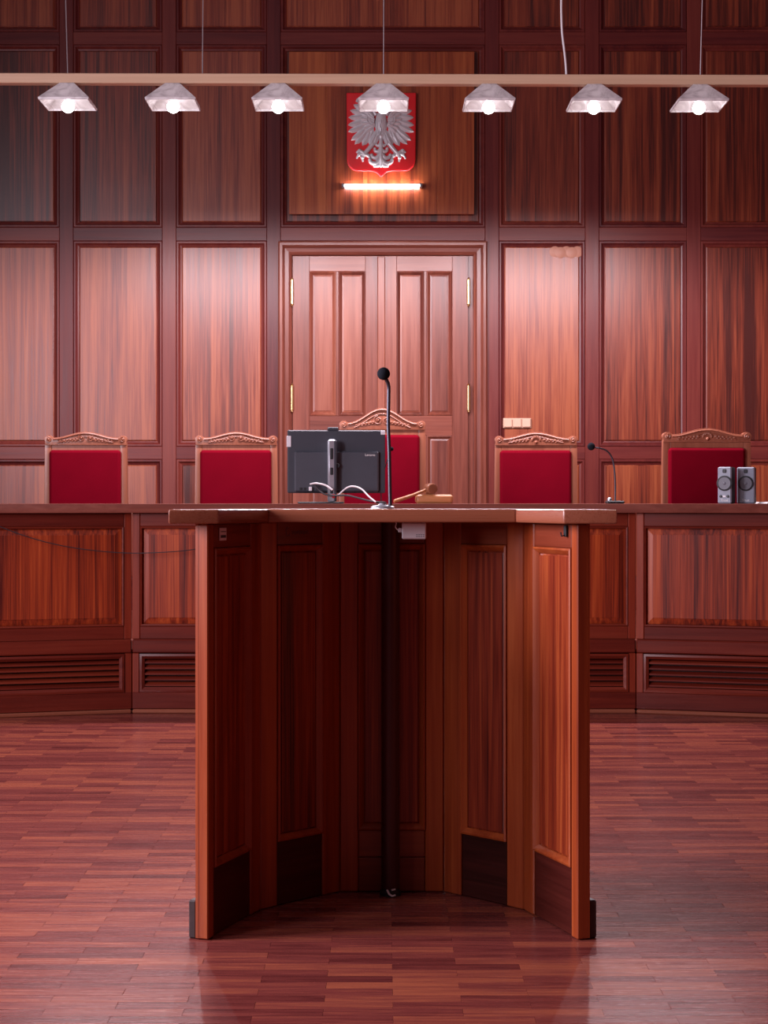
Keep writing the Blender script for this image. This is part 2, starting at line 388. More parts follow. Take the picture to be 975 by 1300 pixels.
for i, (a, b) in enumerate(WINDOWS):
    wn = MB(); xx = -ROOM_X - 0.2; t = 0.06
    for (ya, yb, za, zb) in ((a, a + t, WIN_Z0, WIN_Z1), (b - t, b, WIN_Z0, WIN_Z1), (a, b, WIN_Z0, WIN_Z0 + t), (a, b, WIN_Z1 - t, WIN_Z1),
                             ((a + b) / 2 - t / 2, (a + b) / 2 + t / 2, WIN_Z0 + t, WIN_Z1 - t), (a + t, b - t, 2.9, 2.9 + t)):
        wn.box(xx - 0.03, xx + 0.03, ya, yb, za, zb)
    wo = struct(wn.build('window_%d' % (i + 1), M['frame_white'], smooth=0))
    for ya, yb in ((a + t, (a + b) / 2 - t / 2), ((a + b) / 2 + t / 2, b - t)):
        for za, zb in ((WIN_Z0 + t, 2.9), (2.9 + t, WIN_Z1 - t)):
            MB().box(xx - 0.004, xx + 0.004, ya, yb, za, zb).build('pane', M['pane'], wo, smooth=0)
    MB().cbox(-ROOM_X - 0.02, -ROOM_X + 0.12, a - 0.05, b + 0.05, WIN_Z0 - 0.05, WIN_Z0).build('window_sill', M['frame_white'], wo)

# raised platform behind the bench
BY = 8.73; BH = 1.33; BA = math.radians(16.3); BL = 1.7
ex, ey = BH + BL * math.cos(BA), BY - BL * math.sin(BA)
struct(MB().prism([(-ex + 0.03, ey + 0.08), (-BH, BY + 0.07), (BH, BY + 0.07), (ex - 0.03, ey + 0.08), (ex - 0.03, WALL_Y), (-ex + 0.03, WALL_Y)], 0.002, DAIS, 'XY')
       .build('floor_platform', W['worktop'], smooth=0), 'raised wooden platform behind the judges bench')

# ------------------------------------------------------------------ panelled wall behind the bench
D = WALL_Y
S = F / D
wall = struct(MB().box(-ROOM_X, ROOM_X, D + 0.03, D + 0.25, -0.1, CEIL).build('wall_back', W['stile'], smooth=0), 'dark red wood panelled wall behind the judges bench')
def wz(py): return PZ(py, D)
STX = [PX(p, D) for p in (-175, -45.5, 84.5, 215, 347.5, 624.5, 751.5, 880.5, 1010, 1140)]
SW = 0.100
for x in STX:
    MB().cbox(x - SW / 2, x + SW / 2, -0.012, 0.03, 0, CEIL - DAIS, 0.003).build('stile', W['stile'], wall, (0, D, DAIS))
MOLD = [(0, 0.03), (0, -0.004), (0.006, -0.010), (0.016, -0.010), (0.030, 0.006), (0.040, 0.010), (0.046, 0.019), (0.046, 0.03)]
def wall_panel(x0, x1, z0, z1, parent=wall, y=D):
    cx, cz, ww, hh = (x0 + x1) / 2, (z0 + z1) / 2, x1 - x0, z1 - z0
    p = MB().raised(ww - 0.084, hh - 0.084, 0.007, 0.004, 0.012, 0.029).build('panel', W['panel'], parent, (cx, y, cz), smooth=0)
    MB().ring(ww, hh, MOLD).build('molding', W['stile'] if hh > ww else W['rail'], p, (0, 0, 0), smooth=25)
    return p
RAILS = [(-130, -100), (41, 57), (289, 306), (567, 583)]     # photo heights of the cross rails on this wall
zr = [(wz(b), wz(a)) for a, b in RAILS] + [(DAIS, DAIS + 0.20)]
edges = [-ROOM_X] + STX + [ROOM_X]
patch_panel = None
for i in range(len(edges) - 1):
    xa = edges[i] + (SW / 2 if i > 0 else 0); xb = edges[i + 1] - (SW / 2 if i < len(edges) - 2 else 0)
    centre = abs((xa + xb) / 2) < 0.2
    for k, (za, zb) in enumerate(zr):
        if centre and k >= 3: continue
        MB().cbox(xa, xb, -0.010, 0.03, za - (za + zb) / 2, zb - (za + zb) / 2, 0.003).build('rail', W['rail'], wall, (0, D, (za + zb) / 2))
    for k in range(4):
        if centre and k >= 2: continue
        p = wall_panel(xa, xb, zr[k + 1][1], zr[k][0])
        if k == 2 and abs((xa + xb) / 2 - PX(688, D)) < 0.1: patch_panel = p
if patch_panel:
    for j, px in enumerate((704.5, 711.5, 719, 726, 733)):
        c = patch_panel.location
        MB().lathe([(0.0405, 0.003), (0.0405, -0.001 - 0.0004 * (j % 2)), (0.039, -0.0016 - 0.0004 * (j % 2))], 'Y', 24).build(
            'filler_patch', M['patch'], patch_panel, (PX(px, D) - c.x, 0.004, PZ(319.5 + (j % 2), D) - c.z))

# projecting board that carries the emblem
bx0, bx1, bz0, bz1 = PX(367, D - .05), PX(602, D - .05), PZ(272, D - .05), PZ(66, D - .05)
board = struct(MB().box(bx0 + 0.01, bx1 - 0.01, 0.0, 0.045, bz0 + 0.01, bz1 - 0.01).build('trim_1', W['emblem_board'], None, (0, D - 0.045, 0), smooth=0), 'projecting wooden board behind the coat of arms')
n = 5; ww = (bx1 - bx0) / n
for i in range(n):
    MB().cbox(-ww / 2 + 0.0004, ww / 2 - 0.0004, -0.012, 0.0, 0, bz1 - bz0, 0.0012).build('board', W['emblem_board'], board, (bx0 + (i + .5) * ww, 0, bz0))

# ------------------------------------------------------------------ double door
dx0, dx1 = PX(353.5, D), PX(618.5, D)
dtop = wz(307)
door = struct(MB().box(dx0, dx1, D + 0.0, D + 0.029, DAIS + 0.002, dtop).build('door_1', W['door_v'], smooth=0), 'panelled wooden double door with brass hinges behind the bench')
ix0, ix1, itop = PX(371.5, D), PX(594.5, D), wz(325)
CAS = [(0, 0.0), (0, -0.030), (0.012, -0.045), (0.030, -0.045), (0.048, -0.022), (0.075, -0.018), (0.088, -0.028), (0.098, -0.020), (0.104, 0.0)]
def casing(side):
    vs = []; prof = CAS
    for u, y in prof:
        if side == 'top': vs += [(dx0 + u, D + y, dtop - u), (dx1 - u, D + y, dtop - u)]
        elif side == 'l': vs += [(dx0 + u, D + y, DAIS), (dx0 + u, D + y, dtop - u)]
        else: vs += [(dx1 - u, D + y, DAIS), (dx1 - u, D + y, dtop - u)]
    n = len(prof)
    fs = [(2 * i, 2 * i + 1, 2 * ((i + 1) % n) + 1, 2 * ((i + 1) % n)) for i in range(n)] + [tuple(2 * i for i in range(n)), tuple(2 * i + 1 for i in range(n))]
    c = ((dx0 + dx1) / 2, D, DAIS) if side == 'top' else ((dx0 if side == 'l' else dx1), D, DAIS)
    return MB().add([(a - c[0], b - c[1], cc - c[2]) for a, b, cc in vs], fs).build('casing', W['door_h'] if side == 'top' else W['door_v'], door, c, smooth=25)
for s_ in ('top', 'l', 'r'): casing(s_)
DM = [(0, 0.004), (0, -0.006), (0.008, -0.010), (0.020, 0.004), (0.026, 0.008), (0.026, 0.012), (0, 0.012)]
def leaf(xa, xb, panels, stiles):
    lf = MB().box(xa, xb, -0.004, 0.0, DAIS + 0.006, itop - 0.002).build('door_leaf', W['door_v'], door, (0, D - 0.001, 0), smooth=0)
    for sa, sb in stiles:
        MB().cbox(-(sb - sa) / 2, (sb - sa) / 2, -0.022, -0.004, 0, itop - DAIS - 0.01, 0.002).build('stile', W['door_v'], lf, ((sa + sb) / 2, 0, DAIS + 0.007))
    inner0, inner1 = stiles[0][1] + 0.0005, stiles[-1][0] - 0.0005
    zs = [(wz(345), itop - 0.003), (wz(553), wz(528)), (DAIS + 0.008, DAIS + 0.24)]
    for za, zb in zs:
        MB().cbox(inner0, inner1, -0.021, -0.004, -(zb - za) / 2, (zb - za) / 2, 0.002).build('rail', W['door_h'], lf, (0, 0, (za + zb) / 2))
    mid = (panels[0][1] + panels[1][0]) / 2; mw = panels[1][0] - panels[0][1]
    for za, zb in ((zs[1][1], zs[0][0]), (zs[2][1], zs[1][0])):
        MB().cbox(-mw / 2, mw / 2, -0.020, -0.004, 0, zb - za, 0.002).build('mullion', W['door_v'], lf, (mid, 0, za))
        for pa, pb in panels:
            ww, hh = pb - pa, zb - za
            MB().raised(ww - 0.03, hh - 0.03, 0.022, -0.013, -0.005, -0.004).build('panel', W['door_v'], lf, ((pa + pb) / 2, 0, (za + zb) / 2), smooth=0)
            MB().ring(ww, hh, [(u, y - 0.016) for u, y in DM]).build('molding', W['door_v'], lf, ((pa + pb) / 2, 0, (za + zb) / 2), smooth=25)
g = lambda *a: [(PX(p, D), PX(q, D)) for p, q in a]
leaf(ix0, PX(484, D) - 0.001, g((393, 426.5), (430, 464)), g((371.8, 393), (464, 483.6)))
leaf(PX(484, D) + 0.001, ix1, g((503.5, 538), (541.5, 574)), g((484.4, 503.5), (574, 594.2)))
MB().cbox(-0.028, 0.028, -0.036, -0.0225, 0, itop - DAIS - 0.02, 0.006).build('astragal', W['door_v'], door, (PX(484, D), D, DAIS + 0.012))
for px in (371, 594.5):
    for ya, yb in ((353, 390), (487, 524)):
        z0, z1 = wz(yb), wz(ya)
        hp = [(0.004, 0), (0.009, 0.006), (0.006, 0.014), (0.0125, 0.018), (0.0125, z1 - z0 - 0.018), (0.006, z1 - z0 - 0.014), (0.009, z1 - z0 - 0.006), (0.004, z1 - z0)]
        MB().lathe(hp, 'Z', 14).build('hinge', M['brass'], door, (PX(px, D), D - 0.033, z0), smooth=40)

# ------------------------------------------------------------------ judges bench
def bench_unit(L, panels, loc, rz, label):
    u = tag(empty('judges_bench', loc, rz), label, 'bench', 'units of the judges bench')
    B = 1.055
    MB().box(-L / 2 + 0.002, L / 2 - 0.002, 0.03, 0.05, 0.0, B).build('back_board', W['bench_v'], u, smooth=0)
    xs = [-L / 2] + [v for p in panels for v in p] + [L / 2]
    for i in range(0, len(xs), 2):
        a, b = xs[i] + 0.001, xs[i + 1] - 0.001
        MB().cbox(-(b - a) / 2, (b - a) / 2, 0.0, 0.03, 0, B - 0.39, 0.003).build('stile', W['bench_v'], u, ((a + b) / 2, 0, 0.39))
        MB().cbox(-(b - a) / 2 + 0.002, (b - a) / 2 - 0.002, -0.012, 0.03, 0, 0.272, 0.003).build('stile', W['bench_v'], u, ((a + b) / 2, 0, 0.045))
    for z0, z1, yf in ((0.985, B, 0.001), (0.39, 0.457, 0.001)):
        for a, b in panels:
            MB().cbox(a, b, yf, 0.03, -(z1 - z0) / 2, (z1 - z0) / 2, 0.003).build('rail', W['bench_h'], u, (0, 0, (z0 + z1) / 2))
    MB().cbox(-L / 2 + 0.004, L / 2 - 0.004, -0.020, 0.03, -0.036, 0.036, 0.006).build('rail', W['bench_h'], u, (0, 0, 0.354))
    MB().cbox(-L / 2 + 0.003, L / 2 - 0.003, -0.016, 0.03, -0.044, 0.044, 0.003).build('rail', W['bench_h'], u, (0, 0, 0.067))
    MB().cbox(-L / 2 + 0.006, L / 2 - 0.006, -0.034, 0.03, 0.0, 0.022, 0.006).build('skirting', W['lect_top'], u, (0, 0, 0))
    for a, b in panels:
        ww, hh = b - a, 0.985 - 0.457
        p = MB().raised(ww - 0.012, hh - 0.012, 0.040, 0.004, 0.020, 0.029).build('panel', W['bench_p'], u, ((a + b) / 2, 0, (0.985 + 0.457) / 2), smooth=0)
        MB().ring(ww, hh, [(0, 0.029), (0, 0.004), (0.004, -0.003), (0.010, -0.001), (0.013, 0.014), (0.013, 0.029)]).build('molding', W['bench_h'], p, smooth=25)
        gz0, gz1 = 0.112, 0.313
        gr = MB().ring(ww, gz1 - gz0, [(0, 0.029), (0, -0.016), (0.012, -0.019), (0.026, -0.010), (0.026, 0.029)]).build('vent_grille', W['bench_h'], u, ((a + b) / 2, 0, (gz0 + gz1) / 2), smooth=25)
        MB().box(-ww / 2 + 0.02, ww / 2 - 0.02, 0.024, 0.029, -(gz1 - gz0) / 2 + 0.02, (gz1 - gz0) / 2 - 0.02).build('gap_shade_sheet', M['black'], gr, smooth=0)  # black sheet stands in for the deep shade between the slats
        ns = 5; ih = gz1 - gz0 - 0.052
        sl = MB(); t = 0.004; dz = 0.011
        sl.add([(sx * (ww / 2 - 0.026), y, z) for sx in (-1, 1) for y, z in ((0.020, dz), (0.020, dz - 2 * t), (-0.006, -dz), (-0.006, -dz + 2 * t))],
               [(0, 1, 2, 3), (4, 5, 6, 7), (0, 1, 5, 4), (1, 2, 6, 5), (2, 3, 7, 6), (3, 0, 4, 7)])
        me = sl.mesh('slat', W['bench_h'], smooth=0)
        for k in range(ns): put('slat', me, gr, (0, 0, -ih / 2 + (k + 0.5) * ih / ns))
    return u
ST = 0.042
mw = 2 * BH
pw3 = (mw - 2 * ST - 2 * 0.085) / 3
pm = [(-BH + ST + i * (pw3 + 0.085), -BH + ST + i * (pw3 + 0.085) + pw3) for i in range(3)]
bench_unit(mw, pm, (0, BY, 0), 0, 'straight middle unit of the panelled wooden judges bench behind the lectern')
pw2 = (BL - 2 * ST - 0.085) / 2
ps = [(-BL / 2 + ST, -BL / 2 + ST + pw2), (BL / 2 - ST - pw2, BL / 2 - ST)]
bench_unit(BL, ps, (-BH - BL / 2 * math.cos(BA), BY - BL / 2 * math.sin(BA), 0), BA, 'angled wooden judges bench unit at the left edge of the photo')
bench_unit(BL, ps, (BH + BL / 2 * math.cos(BA), BY - BL / 2 * math.sin(BA), 0), -BA, 'angled wooden judges bench unit below the speakers at the right edge')
ov, dep = 0.045, 0.62
def bench_off(d):                       # plan polyline of the bench front moved back by d
    k = d * math.tan(BA / 2)
    nx, ny = math.sin(BA), math.cos(BA)
    return [(-ex - 0.02 - nx * d * 1, ey + ny * d), (-BH - k, BY + d), (BH + k, BY + d), (ex + 0.02 + nx * d * 1, ey + ny * d)]
top_poly = bench_off(-ov) + list(reversed(bench_off(dep)))
BT = 1.104
tag(MB().prism(top_poly, -0.049, 0.0, 'XY').build('bench_worktop', W['worktop'], None, (0, 0, BT), bevel=0.006), 'long dark wood worktop running along the whole judges bench', 'worktop')
def face_y(x):
    return BY if abs(x) <= BH else BY - (abs(x) - BH) * math.tan(BA)

# ------------------------------------------------------------------ carved chairs
def spiral(mb, cx, cz, r0, turns, y, rt, sgn=1, a0=0):
    pts = []
    n = int(12 * turns)
    for i in range(n + 1):
        t = i / n; a = a0 + sgn * 2 * PI * turns * t; r = r0 * (1 - 0.85 * t)
        pts.append((cx + r * math.cos(a), y, cz + r * math.sin(a)))
    mb.tube(pts, rt, 6)
def chair(px, d, label, Wd=0.50, pad_top=1.430, amp=0.036, ear=0.088, rz=0.0, ornament=0):
    x = PX(px, d); c = tag(empty('judge_chair', (x, d, DAIS), rz), label, 'chair', 'carved red chairs behind the bench')
    pt = pad_top - DAIS; hw = Wd / 2
    for s in (-1, 1):
        # rear post: leg and back stile in one piece, slightly flared towards the seat
        p = MB()
        prof = [(0.0, hw + 0.004, 0.06), (0.42, hw + 0.006, 0.0), (pt - 0.01, hw, 0.0), (pt + 0.045, hw - 0.001, 0.0)]
        vs = []
        for z, xo, yo in prof:
            for dx, dy in ((0, 0), (-0.042, 0), (-0.042, 0.045), (0, 0.045)): vs.append((s * (xo + dx), yo + dy, z))
        fs = [(0, 1, 2, 3), (12, 13, 14, 15)] + [(4 * i + k, 4 * i + (k + 1) % 4, 4 * i + 4 + (k + 1) % 4, 4 * i + 4 + k) for i in range(3) for k in range(4)]
        p.add(vs, fs).build('back_post', W['chair'], c, smooth=25, bevel=0.005)
        MB().tube([(s * (hw - 0.03), -0.45, 0), (s * (hw - 0.03), -0.45, 0.30), (s * (hw - 0.03), -0.45, 0.40)], [0.017, 0.025, 0.028], 10).build('leg', W['chair'], c)
        MB().cbox(-0.014, 0.014, -0.43, 0.0, 0.34, 0.41, 0.004).build('seat_rail', W['chair'], c, (s * (hw - 0.03), 0, 0))
    MB().cbox(-hw + 0.04, hw - 0.04, -0.462, -0.43, 0.33, 0.41, 0.004).build('seat_rail', W['chair'], c)
    MB().cbox(-hw + 0.01, hw - 0.01, -0.47, -0.015, 0.41, 0.475, 0.024).build('seat', M['velvet'], c, smooth=60)
    MB().cbox(-hw + 0.042, hw - 0.042, 0.008, 0.036, 0.50, 0.555, 0.004).build('back_rail', W['chair'], c)
    MB().cbox(-hw + 0.042, hw - 0.042, 0.016, 0.034, 0.55, pt + 0.01, 0.003).build('back_board', W['chair'], c)
    # padded back
    pd = MB().cbox(-hw + 0.030, hw - 0.036, -0.026, 0.018, 0.53, pt, 0.014).mesh('back_pad', M['velvet'], smooth=70, bevel=0.006, bsegs=3)
    put('back_pad', pd, c)
    # crest rail outline
    top = []
    m = 30; xi = hw - 0.052
    for i in range(m + 1):
        t = -1 + 2 * i / m
        top.append((t * xi, pt + 0.076 + amp * (0.5 + 0.5 * math.cos(PI * t))))
    earc = (hw - 0.026, pt + ear - 0.022)
    def earpts(s):
        return [(s * (earc[0] + 0.028 * math.cos(a)), earc[1] + 0.024 * math.sin(a)) for a in [math.radians(v) for v in (140, 110, 80, 50, 20, -10, -35)]]
    right = earpts(1); left = list(reversed(earpts(-1)))
    outline = [(-hw + 0.002, pt + 0.030), (hw - 0.002, pt + 0.030)] + list(reversed(right)) + list(reversed(top)) + list(reversed(left))
    crest = MB().prism(outline, -0.008, 0.042).build('crest_rail', W['chair'], c, smooth=30, bevel=0.004)
    MB().cbox(-hw + 0.042, hw - 0.042, 0.0, 0.038, pt - 0.02, pt + 0.032, 0.003).build('top_rail', W['chair'], c)
    cv = MB(); y = -0.010
    cv.tube([(a, y, b - 0.011) for a, b in top], 0.0062, 6)
    cv.tube([(a * 0.94, y, b - 0.011 - 0.014 - amp * 0.12) for a, b in top[2:-2]], 0.0036, 6)
    for s in (-1, 1):
        spiral(cv, s * earc[0], earc[1] - 0.002, 0.016, 1.6, y, 0.0042, s, PI / 2)
        cv.ball((s * earc[0], y - 0.001, earc[1] - 0.002), 0.0065, 8)
        if ornament == 0:
            spiral(cv, s * 0.026, pt + 0.062 + amp * 0.30, 0.018 + amp * 0.12, 1.7, y, 0.0042, -s, PI / 2)
            cv.ball((s * 0.026, y - 0.003, pt + 0.062 + amp * 0.30), 0.0075, 8)
        for k in range(6):          # overlapping leaves falling away from the centre
            xx = s * (0.052 + 0.021 * k); zz = pt + 0.056 + amp * 0.25 * (1 - k / 6)
            cv.ball((xx, y + 0.001, zz), 0.011, 8, (1.15, 0.5, 0.95 - 0.09 * k))
            cv.ball((xx + s * 0.008, y, zz - 0.010), 0.006, 6, (1.2, 0.6, 0.8))
    if ornament == 1:
        for k in range(-3, 4):       # fanned palmette
            a = k * 0.42
            cv.ball((0.020 * math.sin(a) * 1.3, y, pt + 0.058 + 0.024 * math.cos(a)), 0.0085, 8, (0.8, 0.6, 1.5))
        cv.ball((0, y - 0.003, pt + 0.05), 0.010, 10)
    cv.build('carving', W['chair'], crest, smooth=50)
    return c
chair(109, 10.1, 'carved wooden chair with red velvet back, leftmost of the five chairs', rz=0.05)
chair(300, 10.1, 'red velvet backed carved chair between the leftmost chair and the monitor', rz=0.03)
chair(485.5, 10.1, 'tall central red chair with high arched carved crest behind the monitor', Wd=0.525, pad_top=1.523, amp=0.088, ear=0.085)
chair(680.5, 10.15, 'red velvet carved chair below the wall switches, right of the gavel', Wd=0.505, rz=-0.02, ornament=1)
chair(897.5, 9.5, 'carved chair with red velvet back directly behind the two speakers', Wd=0.51, pad_top=1.425, rz=0.03, ornament=1)

# ------------------------------------------------------------------ lectern
LC = 0.022
LP = [(-0.468, 4.19), (-0.358, 4.50), (-0.148, 4.71), (0.148, 4.71), (0.358, 4.50), (0.468, 4.19)]
LBASE = 4.45
lect = tag(empty('lectern', (LC, LBASE, 0)), 'curved wooden witness lectern with panelled sides in the foreground', 'lectern')
LZ = 1.056; LT = 0.035
LABELS = [None] * 5
secs = []
for i in range(5):
    a, b = Vector(LP[i]), Vector(LP[i + 1]); L = (b - a).length; mid = (a + b) / 2; rz = math.atan2(b.y - a.y, b.x - a.x)
    sec = MB().box(-L / 2, L / 2, LT - 0.008, LT, 0.004, LZ).build('side_section', W['lect_v'], lect, (mid.x, mid.y - LBASE, 0), rz, smooth=0)
    secs.append((sec, L))
    sl, sr = ((0.036, 0.064) if i == 0 else (0.064, 0.036) if i == 4 else (0.053, 0.053) if i == 2 else (0.062, 0.066) if i == 1 else (0.066, 0.062))
    zt, zb = 0.992, 0.178
    for x0, x1 in ((-L / 2, -L / 2 + sl), (L / 2 - sr, L / 2)):
        MB().cbox(-(x1 - x0) / 2 + 0.0006, (x1 - x0) / 2 - 0.0006, 0.0, LT - 0.001, 0, LZ - 0.002, 0.003).build('stile', W['lect_v'], sec, ((x0 + x1) / 2, 0, 0.002))
    xa, xb = -L / 2 + sl, L / 2 - sr
    MB().cbox(xa, xb, 0.001, LT - 0.002, -(LZ - zt) / 2, (LZ - zt) / 2, 0.003).build('rail', W['lect_h'], sec, (0, 0, (LZ + zt) / 2))
    if i == 2:
        MB().cbox(xa, xb, 0.001, LT - 0.002, 0.0, zb - 0.1, 0.003).build('rail', W['lect_h'], sec, (0, 0, 0.1))
        MB().cbox(xa, xb, 0.002, LT - 0.002, 0.0, 0.097, 0.003).build('rail', W['lect_h'], sec, (0, 0, 0.002))
    else:
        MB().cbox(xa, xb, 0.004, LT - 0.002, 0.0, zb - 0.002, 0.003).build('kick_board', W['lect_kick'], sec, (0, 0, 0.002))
    ww, hh = xb - xa, zt - zb
    MB().raised(ww - 0.02, hh - 0.02, 0.012, 0.007, 0.014, 0.026).build('panel', W['lect_p'], sec, ((xa + xb) / 2, 0, (zt + zb) / 2), smooth=0)
    MB().ring(ww, hh, [(0, 0.026), (0, -0.003), (0.005, -0.005), (0.010, 0.000), (0.017, 0.009), (0.017, 0.026)]).build('molding', W['lect_v'], sec, ((xa + xb) / 2, 0, (zt + zb) / 2), smooth=25)
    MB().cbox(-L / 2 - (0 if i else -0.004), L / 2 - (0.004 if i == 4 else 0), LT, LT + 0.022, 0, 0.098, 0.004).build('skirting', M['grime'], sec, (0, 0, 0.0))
for k in (1, 2, 3, 4):
    p0, p1, p2 = Vector(LP[k - 1]), Vector(LP[k]), Vector(LP[k + 1])
    n = ((p1 - p0).normalized() + (p2 - p1).normalized()).normalized(); out = Vector((-n.y, n.x))
    q = p1 + out * (LT * 0.62)
    MB().lathe([(0.017, 0.002), (0.017, LZ)], 'Z', 12).build('corner_post', W['lect_v'], lect, (q.x, q.y - LBASE, 0))
slab_in = [(-0.436, 4.145), (-0.330, 4.42), (0.330, 4.42), (0.428, 4.145)]
slab_out = [(0.560, 4.125), (0.455, 4.565), (0.195, 4.83), (-0.195, 4.83), (-0.455, 4.565), (-0.560, 4.125)]
for poly in ([slab_in[0], slab_in[1], slab_out[4], slab_out[5]], [slab_in[1], slab_in[2], slab_out[1], slab_out[2], slab_out[3], slab_out[4]], [slab_in[2], slab_in[3], slab_out[0], slab_out[1]]):
    a, b = Vector(poly[0]), Vector(poly[1]); rz = math.atan2(b.y - a.y, b.x - a.x); c = (a + b) / 2
    R_ = Matrix.Rotation(-rz, 2)
    MB().prism([tuple(R_ @ (Vector(p) - c)) for p in poly], LZ + 0.0005, 1.0925, 'XY').build('top_board', W['lect_top'], lect, (c.x, c.y - LBASE, 0), rz, bevel=0.005, bsegs=3, smooth=40)
pole = MB().lathe([(0.026, 0.02), (0.026, LZ)], 'Z', 20).build('centre_pole', W['lect_pole'], lect, (-0.004, 4.682 - LBASE, 0))
cl = MB(); cl.tube([(-0.012, -0.03, 0.022), (-0.004, -0.034, 0.010), (0.006, -0.034, 0.004), (0.014, -0.030, 0.006)], 0.003, 6); cl.tube([(0.002, -0.034, 0.020), (0.013, -0.030, 0.022)], 0.003, 6); cl.lathe([(0.03, 0.0), (0.03, 0.01), (0.022, 0.02)], 'Z', 16)
cl.build('foot_clip', M['silver'] if False else M['black'], pole)
cw = MB(); cw.tube([(-0.010, -0.034, 0.022), (-0.003, -0.038, 0.010), (0.005, -0.038, 0.005), (0.014, -0.034, 0.007)], 0.0028, 6); cw.tube([(0.003, -0.036, 0.021), (0.014, -0.032, 0.023)], 0.0024, 6)
cw.build('cable_end', M['cable_white'], pole)
# chalk scribble inside the top rail of the second section
sc = MB()
sx = -0.055
pts = [(sx + 0.012, 0, 0.010), (sx + 0.006, 0, 0.014), (sx, 0, 0.006), (sx + 0.002, 0, -0.008), (sx + 0.010, 0, -0.010), (sx + 0.013, 0, -0.004)]
sc.tube(smooth_path(pts, 4), 0.0011, 5)
pts = [(sx + 0.020 + 0.0042 * i, 0, (-0.006 if i % 2 else 0.003) + random.uniform(-0.002, 0.002)) for i in range(16)]
sc.tube(smooth_path(pts, 3), 0.0008, 5)
sc.build('chalk_scribble', M['chalk'], secs[1][0], (0.0, 0.0, 1.028))
# latch on the near right edge
hk = MB(); hk.cbox(-0.006, 0.006, -0.008, 0.0, 0.0, 0.030, 0.002); hk.tube([(0, -0.006, 0.004), (0, -0.016, 0.002), (0, -0.018, 0.012)], 0.002, 6)
hk.build('hook', M['black'], secs[4][0], (secs[4][1] / 2 - 0.060, 0.0, 1.022))

# things fixed under the lectern board
jb = tag(empty('adapter_box', (PX(525.5, 4.5), 4.500, LZ - 0.045)), 'small white plastic adapter box fixed under the lectern board', 'adapter')
MB().cbox(-0.033, 0.033, -0.020, 0.0, 0.0, 0.045, 0.003).build('case', M['white'], jb)
MB().cbox(-0.043, -0.033, -0.014, -0.004, 0.018, 0.030, 0.002).build('plug', M['white'], jb)
MB().tube(smooth_path([(-0.043, -0.009, 0.024), (-0.050, -0.010, 0.032), (-0.048, -0.010, 0.044), (-0.055, -0.010, 0.047)], 5), 0.0016, 6).build('lead', M['cable_white'], jb)
vt = MB()
for r in range(2):
    for k in range(4): vt.box(0.006 + k * 0.006, 0.0095 + k * 0.006, -0.0206, -0.0195, 0.006 + r * 0.005, 0.008 + r * 0.005)
vt.build('vent_slots', M['grey_case'], jb, smooth=0)
s0, L0 = secs[0]
mwld = Matrix.Translation((LC, LBASE, 0)) @ Matrix.Translation(s0.location) @ Matrix.Rotation(s0.rotation_euler.z, 4, 'Z')
pos = mwld @ Vector((-L0 / 2 + 0.085, 0.0, 1.012))
tg = tag(empty('inventory_tag', pos, s0.rotation_euler.z), 'small white inventory tag on the dark inner side of the lectern', 'tag')
MB().cbox(-0.020, 0.020, -0.003, 0.0, 0.0, 0.033, 0.001).build('plate', M['white'], tg)
MB().box(-0.015, 0.015, -0.0036, -0.003, 0.007, 0.014).build('printed_bar', M['grey_case'], tg, smooth=0)
MB().box(-0.015, 0.015, -0.0036, -0.003, 0.022, 0.024).build('printed_line', M['grey_case'], tg, smooth=0)

# gooseneck microphone on the lectern
TOPZ = 1.0925; md = 4.74
mic = tag(empty('gooseneck_microphone', (PX(491, md), md, TOPZ)), 'tall gooseneck microphone with black foam ball standing on the lectern', 'microphone')
bs = MB(); bs.lathe([(0.034, 0.0), (0.034, 0.004), (0.028, 0.008), (0.012, 0.011), (0.009, 0.016)], 'Z', 24, (-0.012, 0, 0)); bs.build('base', M['silver'], mic)
q = md / F
path = [((495.5 - 491) * q, 0, 0.008), ((495 - 491) * q, 0, 0.06), ((494.2 - 491) * q, 0, 0.16), ((493 - 491) * q, 0, 0.24), ((493.5 - 491) * q, 0, 0.32), ((493.3 - 491) * q, -0.002, 0.352), ((490 - 491) * q, -0.012, 0.372)]
MB().tube(smooth_path(path, 6), 0.0054, 10).build('gooseneck', M['stem'], mic, smooth=60)
MB().ball(((487 - 491) * q, -0.016, PZ(475, md) - TOPZ), 0.0185, 20).build('foam_ball', M['foam'], mic, smooth=80)

# ------------------------------------------------------------------ things on the bench
def on_bench(px, d): return (PX(px, d), d, BT)
# monitor seen from behind
mdp = 9.0
mon = tag(empty('computer_monitor', on_bench(427, mdp), 0.045), 'dark grey computer monitor seen from behind on the bench', 'monitor')
mz0, mz1 = PZ(626, mdp) - BT, PZ(546, mdp) - BT; mhw = 0.266
MB().cbox(-mhw, mhw, 0.0, 0.032, mz0, mz1, 0.006).build('case', M['grey_case'], mon)
MB().cbox(-mhw + 0.006, mhw - 0.006, 0.0315, 0.034, mz0 + 0.012, mz1 - 0.006, 0.001).build('screen', M['black'], mon)
MB().cbox(-mhw + 0.038, mhw - 0.036, -0.022, 0.001, mz0 + 0.006, mz1 - 0.115, 0.008).build('back_cover', M['grey_case2'], mon)
stn = MB().cbox(-0.024, 0.024, -0.062, -0.030, 0.006, mz1 - 0.052, 0.010).build('stand_column', M['silver'], mon, (-0.024, 0, 0), smooth=40)
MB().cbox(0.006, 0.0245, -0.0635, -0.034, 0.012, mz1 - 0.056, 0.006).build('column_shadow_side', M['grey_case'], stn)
for za, zb in ((0.24, 0.30), (0.155, 0.195), (0.055, 0.085)):
    MB().cbox(-0.010, 0.006, -0.065, -0.060, za, zb, 0.003).build('cable_slot', M['black'], stn)
